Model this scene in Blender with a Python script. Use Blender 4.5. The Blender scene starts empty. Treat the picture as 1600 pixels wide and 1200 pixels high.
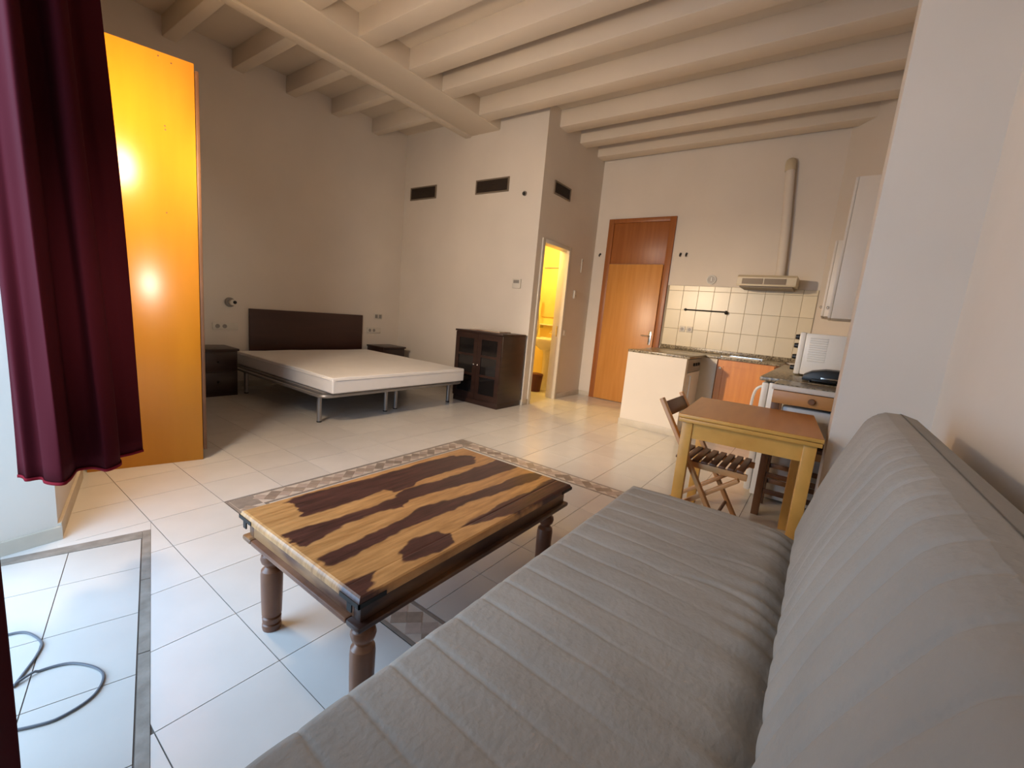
import bpy, bmesh, math, random
from mathutils import Vector, Matrix
random.seed(7)
sc = bpy.context.scene
COL = sc.collection

# ------------------------------------------------------------------ camera
right = Vector((0.58997992, -0.8023084, 0.09069139))
down = Vector((-0.07612637, -0.16709588, -0.98299733))
fwd = Vector((0.80382117, 0.57304468, -0.15966004))
cd = bpy.data.cameras.new('camera'); cam = bpy.data.objects.new('camera', cd); COL.objects.link(cam)
cd.sensor_fit = 'HORIZONTAL'; cd.sensor_width = 36.0; cd.lens = 676.72/1600*36.0
cd.clip_start = 0.02; cd.clip_end = 100
M3 = Matrix((right, -down, -fwd)).transposed()
cam.matrix_world = Matrix.Translation((0, 0, 1.2)) @ M3.to_4x4()
sc.camera = cam
# ------------------------------------------------------------------ world, light, exposure
w = bpy.data.worlds.new('sky'); sc.world = w; w.use_nodes = True
w.node_tree.nodes['Background'].inputs[0].default_value = (0.62, 0.78, 1.0, 1)
w.node_tree.nodes['Background'].inputs[1].default_value = 1.2
sc.view_settings.view_transform = 'Standard'
sc.view_settings.look = 'None'
sc.view_settings.exposure = 0.32
sc.view_settings.gamma = 1.0
sc.view_settings.use_curve_mapping = False

def light(name, kind, loc, energy, color, **kw):
    l = bpy.data.lights.new(name, kind); l.energy = energy; l.color = color
    for k, v in kw.items():
        if k != 'aim': setattr(l, k, v)
    o = bpy.data.objects.new(name, l); COL.objects.link(o); o.location = loc
    if 'aim' in kw:
        o.rotation_euler = (Vector(kw['aim'])-Vector(loc)).to_track_quat('-Z', 'Y').to_euler()
    return o
SK = 14.5*math.pi/180
EX, EY = math.sin(SK), math.cos(SK)          # along the window wall
AX, AY = math.cos(SK), -math.sin(SK)         # out of the window wall into the room
F0 = (0.316, 2.68)                           # far jamb of the balcony opening
def fac(s, d=0.0):                           # point on the window wall: s along, d into the room
    return (F0[0]+EX*s+AX*d, F0[1]+EY*s+AY*d)
wx, wy = fac(-0.70, -0.42)
tx, ty = fac(-0.78, 1.0)
light('daylight_through_balcony_door', 'AREA', (wx, wy, 1.35), 50, (0.44, 0.69, 1.0),
      shape='RECTANGLE', size=1.25, size_y=2.3, aim=(tx, ty, 1.05))

# ------------------------------------------------------------------ materials
MATS = {}
def mat(name, col, rough=0.6, metal=0.0, var=0.0, vscale=6.0, bump=0.0, bscale=40.0, stretch=(1, 1, 1),
        col2=None, objrand=0.0, spec=0.5, coat=0.0, sheen=0.0, emis=None, estr=0.0, coords='Object', lo=0.3, hi=0.7, detail=4.0):
    if name in MATS: return MATS[name]
    m = bpy.data.materials.new(name); m.use_nodes = True; nt = m.node_tree; b = nt.nodes['Principled BSDF']
    b.inputs['Roughness'].default_value = rough; b.inputs['Metallic'].default_value = metal
    b.inputs['Specular IOR Level'].default_value = spec
    b.inputs['Coat Weight'].default_value = coat
    b.inputs['Coat Roughness'].default_value = 0.12
    if sheen: b.inputs['Sheen Weight'].default_value = sheen
    c = (*col, 1)
    tc = nt.nodes.new('ShaderNodeTexCoord'); mp = nt.nodes.new('ShaderNodeMapping')
    mp.inputs['Scale'].default_value = stretch
    nt.links.new(tc.outputs[coords], mp.inputs[0])
    n = nt.nodes.new('ShaderNodeTexNoise'); n.inputs['Scale'].default_value = vscale; n.inputs['Detail'].default_value = detail
    nt.links.new(mp.outputs[0], n.inputs['Vector'])
    cr = nt.nodes.new('ShaderNodeValToRGB')
    if col2 is None: col2 = tuple(max(0, x*(1-var)) for x in col)
    cr.color_ramp.elements[0].position = lo; cr.color_ramp.elements[1].position = hi
    cr.color_ramp.elements[0].color = (*col2, 1); cr.color_ramp.elements[1].color = c
    nt.links.new(n.outputs['Fac'], cr.inputs[0])
    out = cr.outputs[0]
    if objrand:
        oi = nt.nodes.new('ShaderNodeObjectInfo'); hs = nt.nodes.new('ShaderNodeHueSaturation')
        mr = nt.nodes.new('ShaderNodeMapRange'); mr.inputs[3].default_value = 1-objrand; mr.inputs[4].default_value = 1+objrand
        nt.links.new(oi.outputs['Random'], mr.inputs[0]); nt.links.new(mr.outputs[0], hs.inputs['Value'])
        nt.links.new(out, hs.inputs['Color']); out = hs.outputs[0]
    nt.links.new(out, b.inputs['Base Color'])
    if bump:
        n2 = nt.nodes.new('ShaderNodeTexNoise'); n2.inputs['Scale'].default_value = bscale; n2.inputs['Detail'].default_value = 3
        nt.links.new(mp.outputs[0], n2.inputs['Vector'])
        bp = nt.nodes.new('ShaderNodeBump'); bp.inputs['Strength'].default_value = bump; bp.inputs['Distance'].default_value = 0.01
        nt.links.new(n2.outputs['Fac'], bp.inputs['Height']); nt.links.new(bp.outputs[0], b.inputs['Normal'])
    if emis:
        b.inputs['Emission Color'].default_value = (*emis, 1); b.inputs['Emission Strength'].default_value = estr
    MATS[name] = m
    return m
WALL = mat('wall_plaster', (0.75, 0.67, 0.58), 0.75, var=0.06, vscale=1.7, bump=0.12, bscale=9)
CEIL = mat('ceiling_paint', (0.72, 0.62, 0.50), 0.8, var=0.07, vscale=1.5, bump=0.1, bscale=12)
TILE = mat('floor_tile_cream', (0.70, 0.67, 0.63), 0.2, var=0.06, vscale=5, objrand=0.035, spec=0.5)
TILEB = mat('threshold_tile', (0.58, 0.55, 0.51), 0.25, var=0.06, vscale=5, objrand=0.03)
GROUT = mat('grout', (0.16, 0.13, 0.11), 0.9, var=0.3, vscale=14)
GROUT2 = mat('wall_tile_grout', (0.42, 0.34, 0.24), 0.9, var=0.2)
STRIP = mat('cement_strip', (0.31, 0.27, 0.23), 0.7, col2=(0.20, 0.17, 0.14), vscale=18, bump=0.2)
MOSBASE = mat('mosaic_cream', (0.66, 0.58, 0.50), 0.4, var=0.15, vscale=25)
MOSA = mat('mosaic_taupe', (0.38, 0.30, 0.24), 0.35, var=0.25, vscale=25, objrand=0.22)
MOSB = mat('mosaic_pink', (0.52, 0.42, 0.36), 0.35, var=0.2, vscale=25, objrand=0.12)
MOSS = mat('mosaic_edge_strip', (0.33, 0.28, 0.24), 0.4, var=0.25, vscale=20)
BASEB = mat('baseboard_stone', (0.62, 0.55, 0.45), 0.4, var=0.15, vscale=8)
WHITE = mat('white_enamel', (0.80, 0.78, 0.74), 0.35, var=0.03)
WHITEM = mat('white_lacquer', (0.74, 0.66, 0.56), 0.4, var=0.03)
WARD = mat('wardrobe_beech_veneer', (0.60, 0.25, 0.018), 0.24, col2=(0.52, 0.20, 0.012), vscale=2.2, stretch=(3, 3, 0.35), spec=0.5, lo=0.25, hi=0.75)
WARDE = mat('wardrobe_dark_edge', (0.16, 0.07, 0.03), 0.5, var=0.3)
DOORW = mat('door_orange_wood', (0.62, 0.28, 0.07), 0.35, col2=(0.55, 0.23, 0.05), vscale=3, stretch=(8, 8, 0.5))
DOORF = mat('door_frame_wood', (0.36, 0.12, 0.03), 0.4, col2=(0.29, 0.09, 0.02), vscale=3, stretch=(8, 8, 0.5))
KITW = mat('kitchen_orange_wood', (0.72, 0.28, 0.045), 0.35, col2=(0.62, 0.21, 0.03), vscale=3, stretch=(8, 8, 0.6))
DARKW = mat('dark_walnut', (0.040, 0.018, 0.013), 0.35, col2=(0.025, 0.011, 0.008), vscale=3, stretch=(1, 1, 6))
HEADW = mat('headboard_mahogany', (0.065, 0.022, 0.014), 0.45, col2=(0.045, 0.015, 0.010), vscale=2, stretch=(0.6, 1, 6))
GLASSD = mat('dark_cabinet_glass', (0.012, 0.010, 0.010), 0.08, var=0.1, spec=0.6)
MATT = mat('mattress_cotton', (0.88, 0.85, 0.83), 0.85, var=0.05, vscale=4, bump=0.25, bscale=14)
STEEL = mat('grey_painted_steel', (0.34, 0.32, 0.31), 0.35, metal=0.6, var=0.1)
CHROME = mat('chrome', (0.7, 0.68, 0.65), 0.2, metal=1.0, var=0.05)
BLACK = mat('black_plastic', (0.012, 0.012, 0.013), 0.4, var=0.1)
VENTM = mat('vent_brown', (0.035, 0.02, 0.012), 0.6, var=0.2)
VENTF = mat('vent_frame', (0.22, 0.17, 0.12), 0.5, var=0.1)
PLASTIC = mat('ivory_plastic', (0.70, 0.64, 0.55), 0.4, var=0.04)
GREYP = mat('grey_plastic', (0.30, 0.27, 0.24), 0.4, var=0.1)
WTILE = mat('backsplash_tile', (0.74, 0.64, 0.45), 0.3, var=0.05, vscale=4, objrand=0.05)
GRANITE = mat('brown_granite', (0.40, 0.33, 0.22), 0.3, col2=(0.10, 0.075, 0.045), vscale=55, lo=0.38, hi=0.62)
HOODM = mat('hood_cream', (0.62, 0.52, 0.36), 0.4, var=0.05)
HOODF = mat('hood_filter', (0.20, 0.14, 0.08), 0.45, var=0.1)
PINE = mat('pine_yellow', (0.80, 0.43, 0.10), 0.4, col2=(0.68, 0.34, 0.07), vscale=4, stretch=(2, 2, 2))
TTOP = mat('table_brown_veneer', (0.54, 0.225, 0.055), 0.36, col2=(0.48, 0.19, 0.045), vscale=3, stretch=(1, 8, 1))
CHAIRW = mat('beech_chair', (0.68, 0.37, 0.16), 0.4, col2=(0.56, 0.28, 0.11), vscale=5)
CHAIRD = mat('chair_slat_brown', (0.16, 0.075, 0.04), 0.4, col2=(0.11, 0.05, 0.028), vscale=6)
CARTW = mat('trolley_brown_wood', (0.21, 0.105, 0.05), 0.45, col2=(0.15, 0.07, 0.03), vscale=5)
CARTL = mat('trolley_light_wood', (0.60, 0.30, 0.10), 0.4, col2=(0.50, 0.23, 0.07), vscale=5, stretch=(1, 0.4, 4))
SOFA = mat('sofa_grey_cotton', (0.385, 0.355, 0.315), 0.92, var=0.12, vscale=3.5, bump=0.25, bscale=60, spec=0.2)
CURT = mat('curtain_wine', (0.056, 0.006, 0.009), 0.9, var=0.2, vscale=5, stretch=(1, 1, 0.2), spec=0.05)
CURTH = mat('curtain_hem_red', (0.17, 0.010, 0.016), 0.85, var=0.1, spec=0.05)
IRON = mat('black_iron', (0.02, 0.018, 0.017), 0.45, metal=0.5, var=0.2)
LEGW = mat('sheesham_leg', (0.27, 0.115, 0.055), 0.32, col2=(0.14, 0.055, 0.03), vscale=5, stretch=(2, 2, 1))
APRW = mat('sheesham_apron', (0.42, 0.21, 0.09), 0.35, col2=(0.13, 0.05, 0.025), vscale=3.2, stretch=(1, 1.2, 4), lo=0.4, hi=0.62)
APRD = mat('sheesham_dark_apron', (0.20, 0.09, 0.035), 0.35, col2=(0.05, 0.02, 0.012), vscale=3.2, stretch=(1, 1.2, 4), lo=0.42, hi=0.68)
CABLEM = mat('grey_cable', (0.13, 0.14, 0.16), 0.5, var=0.1)
BATHW = mat('bathroom_yellow_wall', (0.80, 0.62, 0.22), 0.4, var=0.06)
REDBIN = mat('dark_red_bin', (0.10, 0.018, 0.018), 0.4, var=0.1)
CERAM = mat('ceramic_white', (0.85, 0.78, 0.62), 0.15, var=0.02)
BULB = mat('lamp_glass_glow', (0.9, 0.75, 0.4), 0.4, emis=(1.0, 0.72, 0.25), estr=6.0)
BULBB = mat('bathroom_lamp_glow', (0.9, 0.8, 0.5), 0.4, emis=(1.0, 0.82, 0.42), estr=9.0)
PAPER = mat('brown_booklet_cover', (0.22, 0.10, 0.06), 0.4, col2=(0.50, 0.36, 0.26), vscale=7)

# ------------------------------------------------------------------ mesh helpers
class MB:
    def __init__(s): s.bm = bmesh.new()
    def box(s, x0, x1, y0, y1, z0, z1):
        v = [s.bm.verts.new(p) for p in ((x0,y0,z0),(x1,y0,z0),(x1,y1,z0),(x0,y1,z0),(x0,y0,z1),(x1,y0,z1),(x1,y1,z1),(x0,y1,z1))]
        for f in ((3,2,1,0),(4,5,6,7),(0,1,5,4),(1,2,6,5),(2,3,7,6),(3,0,4,7)): s.bm.faces.new([v[i] for i in f])
        return s
    def bar(s, p0, p1, a, b, up=(0,0,1)):      # rectangular bar from p0 to p1, a wide, b thick
        p0 = Vector(p0); p1 = Vector(p1); d = (p1-p0).normalized(); u = Vector(up)
        if abs(d.dot(u)) > 0.98: u = Vector((1,0,0))
        sx = d.cross(u).normalized()*a/2; sy = sx.cross(d).normalized()*b/2
        r0 = [s.bm.verts.new(p0+q) for q in (-sx-sy, sx-sy, sx+sy, -sx+sy)]
        r1 = [s.bm.verts.new(p1+q) for q in (-sx-sy, sx-sy, sx+sy, -sx+sy)]
        for i in range(4): s.bm.faces.new((r0[i], r0[(i+1)%4], r1[(i+1)%4], r1[i]))
        s.bm.faces.new(r0[::-1]); s.bm.faces.new(r1)
        return s
    def prism(s, poly, z0, z1):
        area = sum(poly[i][0]*poly[(i+1)%len(poly)][1]-poly[(i+1)%len(poly)][0]*poly[i][1] for i in range(len(poly)))
        if area < 0: poly = poly[::-1]
        b = [s.bm.verts.new((x,y,z0)) for x,y in poly]; t = [s.bm.verts.new((x,y,z1)) for x,y in poly]
        n = len(poly); s.bm.faces.new(b[::-1]); s.bm.faces.new(t)
        for i in range(n): s.bm.faces.new((b[i], b[(i+1)%n], t[(i+1)%n], t[i]))
        return s
    def lathe(s, prof, c=(0,0,0), seg=20, axis='z'):
        def P(r, h, a):
            x, y = r*math.cos(a), r*math.sin(a)
            q = {'z': (x,y,h), 'x': (h,x,y), 'y': (y,h,x)}[axis]
            return (c[0]+q[0], c[1]+q[1], c[2]+q[2])
        rings = []
        for r, h in prof:
            rings.append([s.bm.verts.new(P(max(r,1e-4), h, 2*math.pi*i/seg)) for i in range(seg)])
        for a, b in zip(rings, rings[1:]):
            for i in range(seg): s.bm.faces.new((a[i], a[(i+1)%seg], b[(i+1)%seg], b[i]))
        s.bm.faces.new(rings[0][::-1]); s.bm.faces.new(rings[-1])
        return s
    def tube(s, pts, r, seg=8, closed=False):
        pts = [Vector(p) for p in pts]; rings = []; n = len(pts); prev = None
        for i, p in enumerate(pts):
            a = pts[(i-1) % n] if (closed or i > 0) else p
            b = pts[(i+1) % n] if (closed or i < n-1) else p
            t = (b-a).normalized()
            if prev is None:
                u = Vector((0,0,1)) if abs(t.z) < 0.9 else Vector((1,0,0)); x = t.cross(u).normalized()
            else:
                x = (prev - t*prev.dot(t)).normalized()
            prev = x; y = t.cross(x)
            rr = r[i] if isinstance(r, (list, tuple)) else r
            rings.append([s.bm.verts.new(p + x*rr*math.cos(2*math.pi*k/seg) + y*rr*math.sin(2*math.pi*k/seg)) for k in range(seg)])
        pr = list(zip(rings, rings[1:])) + ([(rings[-1], rings[0])] if closed else [])
        for a, b in pr:
            for k in range(seg): s.bm.faces.new((a[k], a[(k+1)%seg], b[(k+1)%seg], b[k]))
        if not closed: s.bm.faces.new(rings[0][::-1]); s.bm.faces.new(rings[-1])
        return s
    def sphere(s, c, r, sx=1, sy=1, sz=1, u=16, v=10):
        bmesh.ops.create_uvsphere(s.bm, u_segments=u, v_segments=v, radius=r, matrix=Matrix.Translation(c) @ Matrix.Diagonal((sx,sy,sz,1)))
        return s
    def grid(s, fn, nu, nv):
        V = [[s.bm.verts.new(fn(i/nu, j/nv)) for j in range(nv+1)] for i in range(nu+1)]
        for i in range(nu):
            for j in range(nv): s.bm.faces.new((V[i][j], V[i+1][j], V[i+1][j+1], V[i][j+1]))
        return s
    def build(s, name, m, parent=None, bevel=0.0, seg=2, smooth=True, kind=None):
        bmesh.ops.recalc_face_normals(s.bm, faces=s.bm.faces[:])
        if bevel:
            ed = [e for e in s.bm.edges if len(e.link_faces) == 2 and e.calc_face_angle(0) > 0.5]
            bmesh.ops.bevel(s.bm, geom=ed, offset=bevel, segments=seg, profile=0.5, affect='EDGES', clamp_overlap=True)
        me = bpy.data.meshes.new(name); s.bm.to_mesh(me); s.bm.free()
        if smooth:
            me.polygons.foreach_set('use_smooth', [True]*len(me.polygons)); me.set_sharp_from_angle(angle=0.6)
        me.materials.append(m)
        o = bpy.data.objects.new(name, me); COL.objects.link(o)
        if parent is not None: o.parent = parent
        if kind: o['kind'] = kind
        return o
def tag(o, label, cat, group=None):
    o['label'] = label; o['category'] = cat
    if group: o['group'] = group
    return o
def thing(name, label, cat, loc=(0,0,0), rz=0.0, group=None):
    o = bpy.data.objects.new(name, None); COL.objects.link(o); o.location = loc; o.rotation_euler = (0,0,rz)
    o.empty_display_size = 0.1
    return tag(o, label, cat, group)
def B(name, m, p, *d, bevel=0.0, seg=2): return MB().box(*d).build(name, m, p, bevel=bevel, seg=seg)
def struct(o): o['kind'] = 'structure'; return o
def sroot(name, loc=(0,0,0), rz=0.0):
    o = bpy.data.objects.new(name, None); COL.objects.link(o); o.location = loc; o.rotation_euler = (0,0,rz); o['kind'] = 'structure'; return o

# ------------------------------------------------------------------ structure
Y1, X2, Y3, X4 = 5.80, 4.74, 3.19, 6.36
XP, YS, YP, YK = 2.60, -0.42, -0.073, -0.45
ZC, ZJ = 3.77, 3.57
T = 0.14
# floor
FLOOR = struct(B('floor', GROUT, None, -2.0, 7.0, -1.5, 6.6, -0.15, -0.003))
def clip(poly, n, c):           # keep n.p <= c
    out = []
    for i in range(len(poly)):
        a, b = poly[i], poly[(i+1) % len(poly)]
        da, db = n[0]*a[0]+n[1]*a[1]-c, n[0]*b[0]+n[1]*b[1]-c
        if da <= 0: out.append(a)
        if da*db < 0:
            t = da/(da-db); out.append((a[0]+(b[0]-a[0])*t, a[1]+(b[1]-a[1])*t))
    return out
def parea(p):
    return abs(sum(p[i][0]*p[(i+1)%len(p)][1]-p[(i+1)%len(p)][0]*p[i][1] for i in range(len(p))))/2 if len(p) > 2 else 0
GX, GY, TS = 0.630, 1.288, 0.3315
G = 0.0016
CORNER = (0.607, 2.517)                      # corner of the cement strip by the balcony door
L1 = (EY, -EX); L1c = L1[0]*CORNER[0]+L1[1]*CORNER[1]            # n.p <= c : window side of the strip
sd = Vector((0.136-0.607, 2.618-2.517)).normalized()
L2 = (-sd.y, sd.x) if (-sd.y*0+sd.x*1) > 0 else (sd.y, -sd.x); L2c = L2[0]*CORNER[0]+L2[1]*CORNER[1]   # n.p <= c : near side
fn = (-EY, EX); fc = fn[0]*F0[0]+fn[1]*F0[1]                     # n.p <= c : room side of the window wall
pieces = []
whole = None
for i in range(-5, 19):
    for j in range(-6, 15):
        x0, y0 = GX+TS*i, GY+TS*j
        cx, cy = x0+TS/2, y0+TS/2
        if 0.96 < cx < 2.955 and 0.625 < cy < 2.615: continue
        r = [(x0+G, y0+G), (x0+TS-G, y0+G), (x0+TS-G, y0+TS-G), (x0+G, y0+TS-G)]
        for n, c in (((0,1), Y1), ((0,-1), 0.45), ((1,0), X4), (fn, fc)):
            r = clip(r, n, c)
        if parea(r) < 0.002: continue
        qs = [r]
        if x0+TS > X2 and y0+TS > Y3:
            qs = [clip(r, (1,0), X2), clip(clip(r, (-1,0), -X2), (0,1), Y3)]
        for q in qs:
            if parea(q) < 0.002: continue
            if parea(clip(clip(q, L1, L1c), L2, L2c)) < 1e-4:
                pieces.append(q); continue
            a = clip(q, (-L1[0], -L1[1]), -L1c-0.001)
            b = clip(clip(q, L1, L1c), (-L2[0], -L2[1]), -L2c-0.001)
            for k in (a, b):
                if parea(k) > 0.0015: pieces.append(k)
# the inlaid field inside the mosaic border
IX0, IY1 = 0.962+0.166, 2.612-0.166
for i in range(5):
    for j in range(5):
        x0, y1 = IX0+0.332*i, IY1-0.331*j
        pieces.append([(x0+G, y1-0.331+G), (x0+0.332-G, y1-0.331+G), (x0+0.332-G, y1-G), (x0+G, y1-G)])
def shrink_place(poly, name, m, parent, z0, z1, cache={}):
    cx = sum(p[0] for p in poly)/len(poly); cy = sum(p[1] for p in poly)/len(poly)
    loc = [(round(p[0]-cx, 4), round(p[1]-cy, 4)) for p in poly]
    key = (tuple(loc), z0, z1, m.name)
    if key in cache:
        o = bpy.data.objects.new(name, cache[key]); COL.objects.link(o); o.parent = parent
    else:
        o = MB().prism(loc, z0, z1).build(name, m, parent, smooth=False); cache[key] = o.data
    o.location = (cx, cy, 0)
    return o
def vis(poly):
    cx = sum(p[0] for p in poly)/len(poly); cy = sum(p[1] for p in poly)/len(poly)
    v = Vector((cx, cy, -1.2)); d = v.dot(fwd)
    if d < 0.15: return 0
    u, vv = v.dot(right)/d, v.dot(down)/d
    if abs(u) > 1.35 or abs(vv) > 1.05: return 0
    return 1/d**2*(1.2/v.length)
pieces.sort(key=vis, reverse=True)
for k in pieces[:300]: shrink_place(k, 'floor_tile', TILE, FLOOR, -0.012, 0.0)
rest = MB()
for k in pieces[300:]: rest.prism(k, -0.012, 0.0)
rest.build('floor_tile_rest', TILE, FLOOR, smooth=False, kind='stuff')
# skewed tiles by the balcony door
sk = []
def skp(u, v): return (CORNER[0]-AX*u-EX*v, CORNER[1]-AY*u-EY*v)        # u toward the window, v toward the viewer
us = [0.033, 0.275, 0.606, 0.94]
vs = [0.080, 0.350, 0.68, 1.01, 1.34, 1.67, 2.0, 2.33]
for a in range(3):
    for b in range(7):
        q = [skp(us[a]+G, vs[b]+G), skp(us[a+1]-G, vs[b]+G), skp(us[a+1]-G, vs[b+1]-G), skp(us[a]+G, vs[b+1]-G)]
        shrink_place(q, 'threshold_tile', TILEB, FLOOR, -0.012, 0.0)
# cement strips
p0, p1 = skp(0, 0), skp(0, 2.3)
nseg = 5
for a in range(nseg):
    v0, v1 = 2.3*a/nseg, 2.3*(a+1)/nseg-0.004
    MB().prism([skp(0, v0), skp(0.03, v0), skp(0.03, v1), skp(0, v1)], -0.01, 0.001).build('cement_strip', STRIP, FLOOR, smooth=False)
MB().prism([skp(0.031, 0.0015), skp(0.031, 0.078), skp(0.96, 0.078), skp(0.96, 0.040)], -0.01, 0.001).build('cement_strip', STRIP, FLOOR, smooth=False)
MB().prism([(0.317, 2.677), (0.372, 2.665), (0.352, 2.5735), (0.03, 2.6415)], -0.012, -0.0003).build('floor_tile', TILE, FLOOR, smooth=False)
# mosaic border
MX0, MX1, MY0, MY1, BW = 0.962, 2.954, 0.626, 2.612, 0.166
mb = MB()
for d in ((MX0, MX1, MY1-BW, MY1), (MX0, MX1, MY0, MY0+BW), (MX0, MX0+BW, MY0+BW, MY1-BW), (MX1-BW, MX1, MY0+BW, MY1-BW)):
    mb.box(d[0]+G, d[1]-G, d[2]+G, d[3]-G, -0.012, -0.0006)
mb.build('mosaic_bed', MOSBASE, FLOOR, smooth=False)
sw = 0.019
for d in ((MX0, MX1, MY1-sw, MY1), (MX0, MX0+sw, MY0, MY1-sw), (MX1-sw, MX1, MY0, MY1-sw), (MX0+sw, MX1-sw, MY0, MY0+sw),
          (MX0+BW-sw, MX1-BW+sw, MY1-BW, MY1-BW+sw), (MX0+BW-sw, MX0+BW, MY0+BW, MY1-BW), (MX1-BW, MX1-BW+sw, MY0+BW, MY1-BW)):
    B('mosaic_edge_strip', MOSS, FLOOR, d[0]+G, d[1]-G, d[2]+G, d[3]-G, -0.01, 0.0006)
a = (BW-2*sw)/3
dm = MB().prism([(a-0.001, 0), (0, a-0.001), (-a+0.001, 0), (0, -a+0.001)], -0.006, 0.0003).build('mosaic_piece', MOSA, FLOOR, smooth=False)
dmB = dm.data.copy(); dmB.materials[0] = MOSB
first = True; cnt = 0
def mos(x, y, k):
    global first, cnt
    if y < 0.72: return
    me = dm.data if k else dmB
    if first and k: o = dm; first = False
    else: o = bpy.data.objects.new('mosaic_piece', me); COL.objects.link(o); o.parent = FLOOR
    o.location = (x, y, 0); cnt += 1
q = 0
x = MX0+BW
while x < MX1-BW+0.02:
    mos(x, MY1-sw-a, q % 3 != 0); mos(x+a, MY1-sw-2*a, q % 3 != 1); x += 2*a; q += 1
y = MY1-BW
while y > 0.7:
    for bx in (MX0+sw, MX1-BW+sw):
        mos(bx+a, y, q % 3 != 0); mos(bx+2*a, y-a, q % 2)
    y -= 2*a; q += 1
for bx in (MX0+sw, MX1-BW+sw):
    B('mosaic_corner', MOSS, FLOOR, bx+0.002, bx+BW-2*sw-0.002, MY1-BW+sw+0.002, MY1-sw-0.002, -0.006, 0.0002)

# walls
def wall(name, poly, z0, z1, m=WALL): return struct(MB().prism(poly, z0, z1).build(name, m, None, smooth=False))
ZT = ZC+0.1
wall('wall_back', [(0.9, Y1), (X2+T, Y1), (X2+T, Y1+T), (0.9, Y1+T)], -0.1, ZT)
wall('wall_vent_side', [(X2, Y3), (X2+T, Y3), (X2+T, Y1), (X2, Y1)], -0.1, ZT)
DX0, DX1, DZ = 4.905, 5.575, 2.16
wb = MB(); wb.box(X2+T, DX0, Y3, Y3+T, -0.1, ZT); wb.box(DX1, X4+T, Y3, Y3+T, -0.1, ZT); wb.box(DX0, DX1, Y3, Y3+T, DZ, ZT)
struct(wb.build('wall_bathroom_front', WALL, None, smooth=False))
wall('wall_kitchen', [(X4, 0.0), (X4+T, 0.0), (X4+T, Y3), (X4, Y3)], -0.1, ZT)
wall('wall_kitchen_corner', [(X4, 0.198), (5.533, YK), (5.62, YK-0.1), (X4+0.1, 0.10)], -0.1, ZT)
wall('wall_kitchen_right', [(3.1, YK), (5.62, YK), (5.62, YK-T), (3.1, YK-T)], -0.1, ZT)
wall('wall_pillar', [(XP, YS-0.15), (3.1, YS-0.15), (3.1, YP), (XP, YP)], -0.1, ZT)
wall('wall_sofa_side', [(-0.7, YS), (XP, YS), (XP, YS-T), (-0.7, YS-T)], -0.1, ZT)
OH = 2.55
jam = (F0[0]-0.345, F0[1]-0.045)
nj = fac(-1.45); njo = (nj[0]-0.345, nj[1]+0.18)
far1, far2 = fac(3.35), fac(3.35, -0.45)
near1, near2 = fac(-3.3), fac(-3.3, -0.45)
wb = MB(); wb.prism([F0, far1, far2, jam], -0.1, ZT); wb.prism([nj, near1, near2, njo], -0.1, ZT)
wb.prism([F0, jam, njo, nj], OH, ZT)
struct(wb.build('wall_window', WALL, None, smooth=False))
# balcony door frame at the outer side of the reveal
wf = sroot('window_1')
for (p, q_) in ((jam, 0.05), (njo, -0.05)):
    MB().box(p[0]-0.03, p[0]+0.03, min(p[1], p[1]-q_), max(p[1], p[1]-q_), 0.0, OH).build('window_frame_post', WHITE, wf)
MB().bar((jam[0], jam[1], OH-0.03), (njo[0], njo[1], OH-0.03), 0.06, 0.06).build('window_frame_head', WHITE, wf)
# bathroom shell
struct(B('wall_bathroom_inner_right', BATHW, None, X4+0.0, X4+T, Y3+T, 5.1, -0.1, 2.6))
struct(B('wall_bathroom_inner_back', BATHW, None, X2+T, X4+T, 5.0, 5.1, -0.1, 2.6))
struct(B('wall_bathroom_inner_left', BATHW, None, X2+T, X2+T+0.02, Y3+T, 5.0, -0.1, 2.6))
struct(B('ceiling_bathroom', WALL, None, X2+T, X4+T, Y3+T, 5.1, 2.6, 2.7))
struct(B('floor_bathroom', TILE, None, X2+T+0.02, X4, Y3, 5.0, -0.1, 0.0))
# ceiling, joists, main beam
CE = struct(B('ceiling', CEIL, None, -1.4, X4+T, -1.0, Y1+T, ZC, ZC+0.1))
for xf in (0.55, 1.10, 1.66, 2.235, 2.804, 3.403, 3.872, 4.505, 5.20, 5.75, 6.30):
    ya = 3.95 if xf < 4.7 else Y3+0.01
    B('joist', CEIL, CE, xf-0.2, xf, -0.55, ya, ZJ, ZC+0.01, bevel=0.012)
for xf in (0.55, 1.10, 1.72, 2.345, 2.934, 3.527, 4.158):
    B('joist_narrow', CEIL, CE, xf-0.06, xf+0.06, 4.5, Y1+0.02, ZJ+0.01, ZC+0.01, bevel=0.01)
B('main_beam', CEIL, CE, -0.6, X2+0.02, 3.944, 4.46, ZJ-0.012, ZC+0.01, bevel=0.02)
B('main_beam_lip', CEIL, CE, -0.6, X2+0.02, 4.45, 4.56, ZJ-0.03, ZC+0.01, bevel=0.01)
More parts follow.
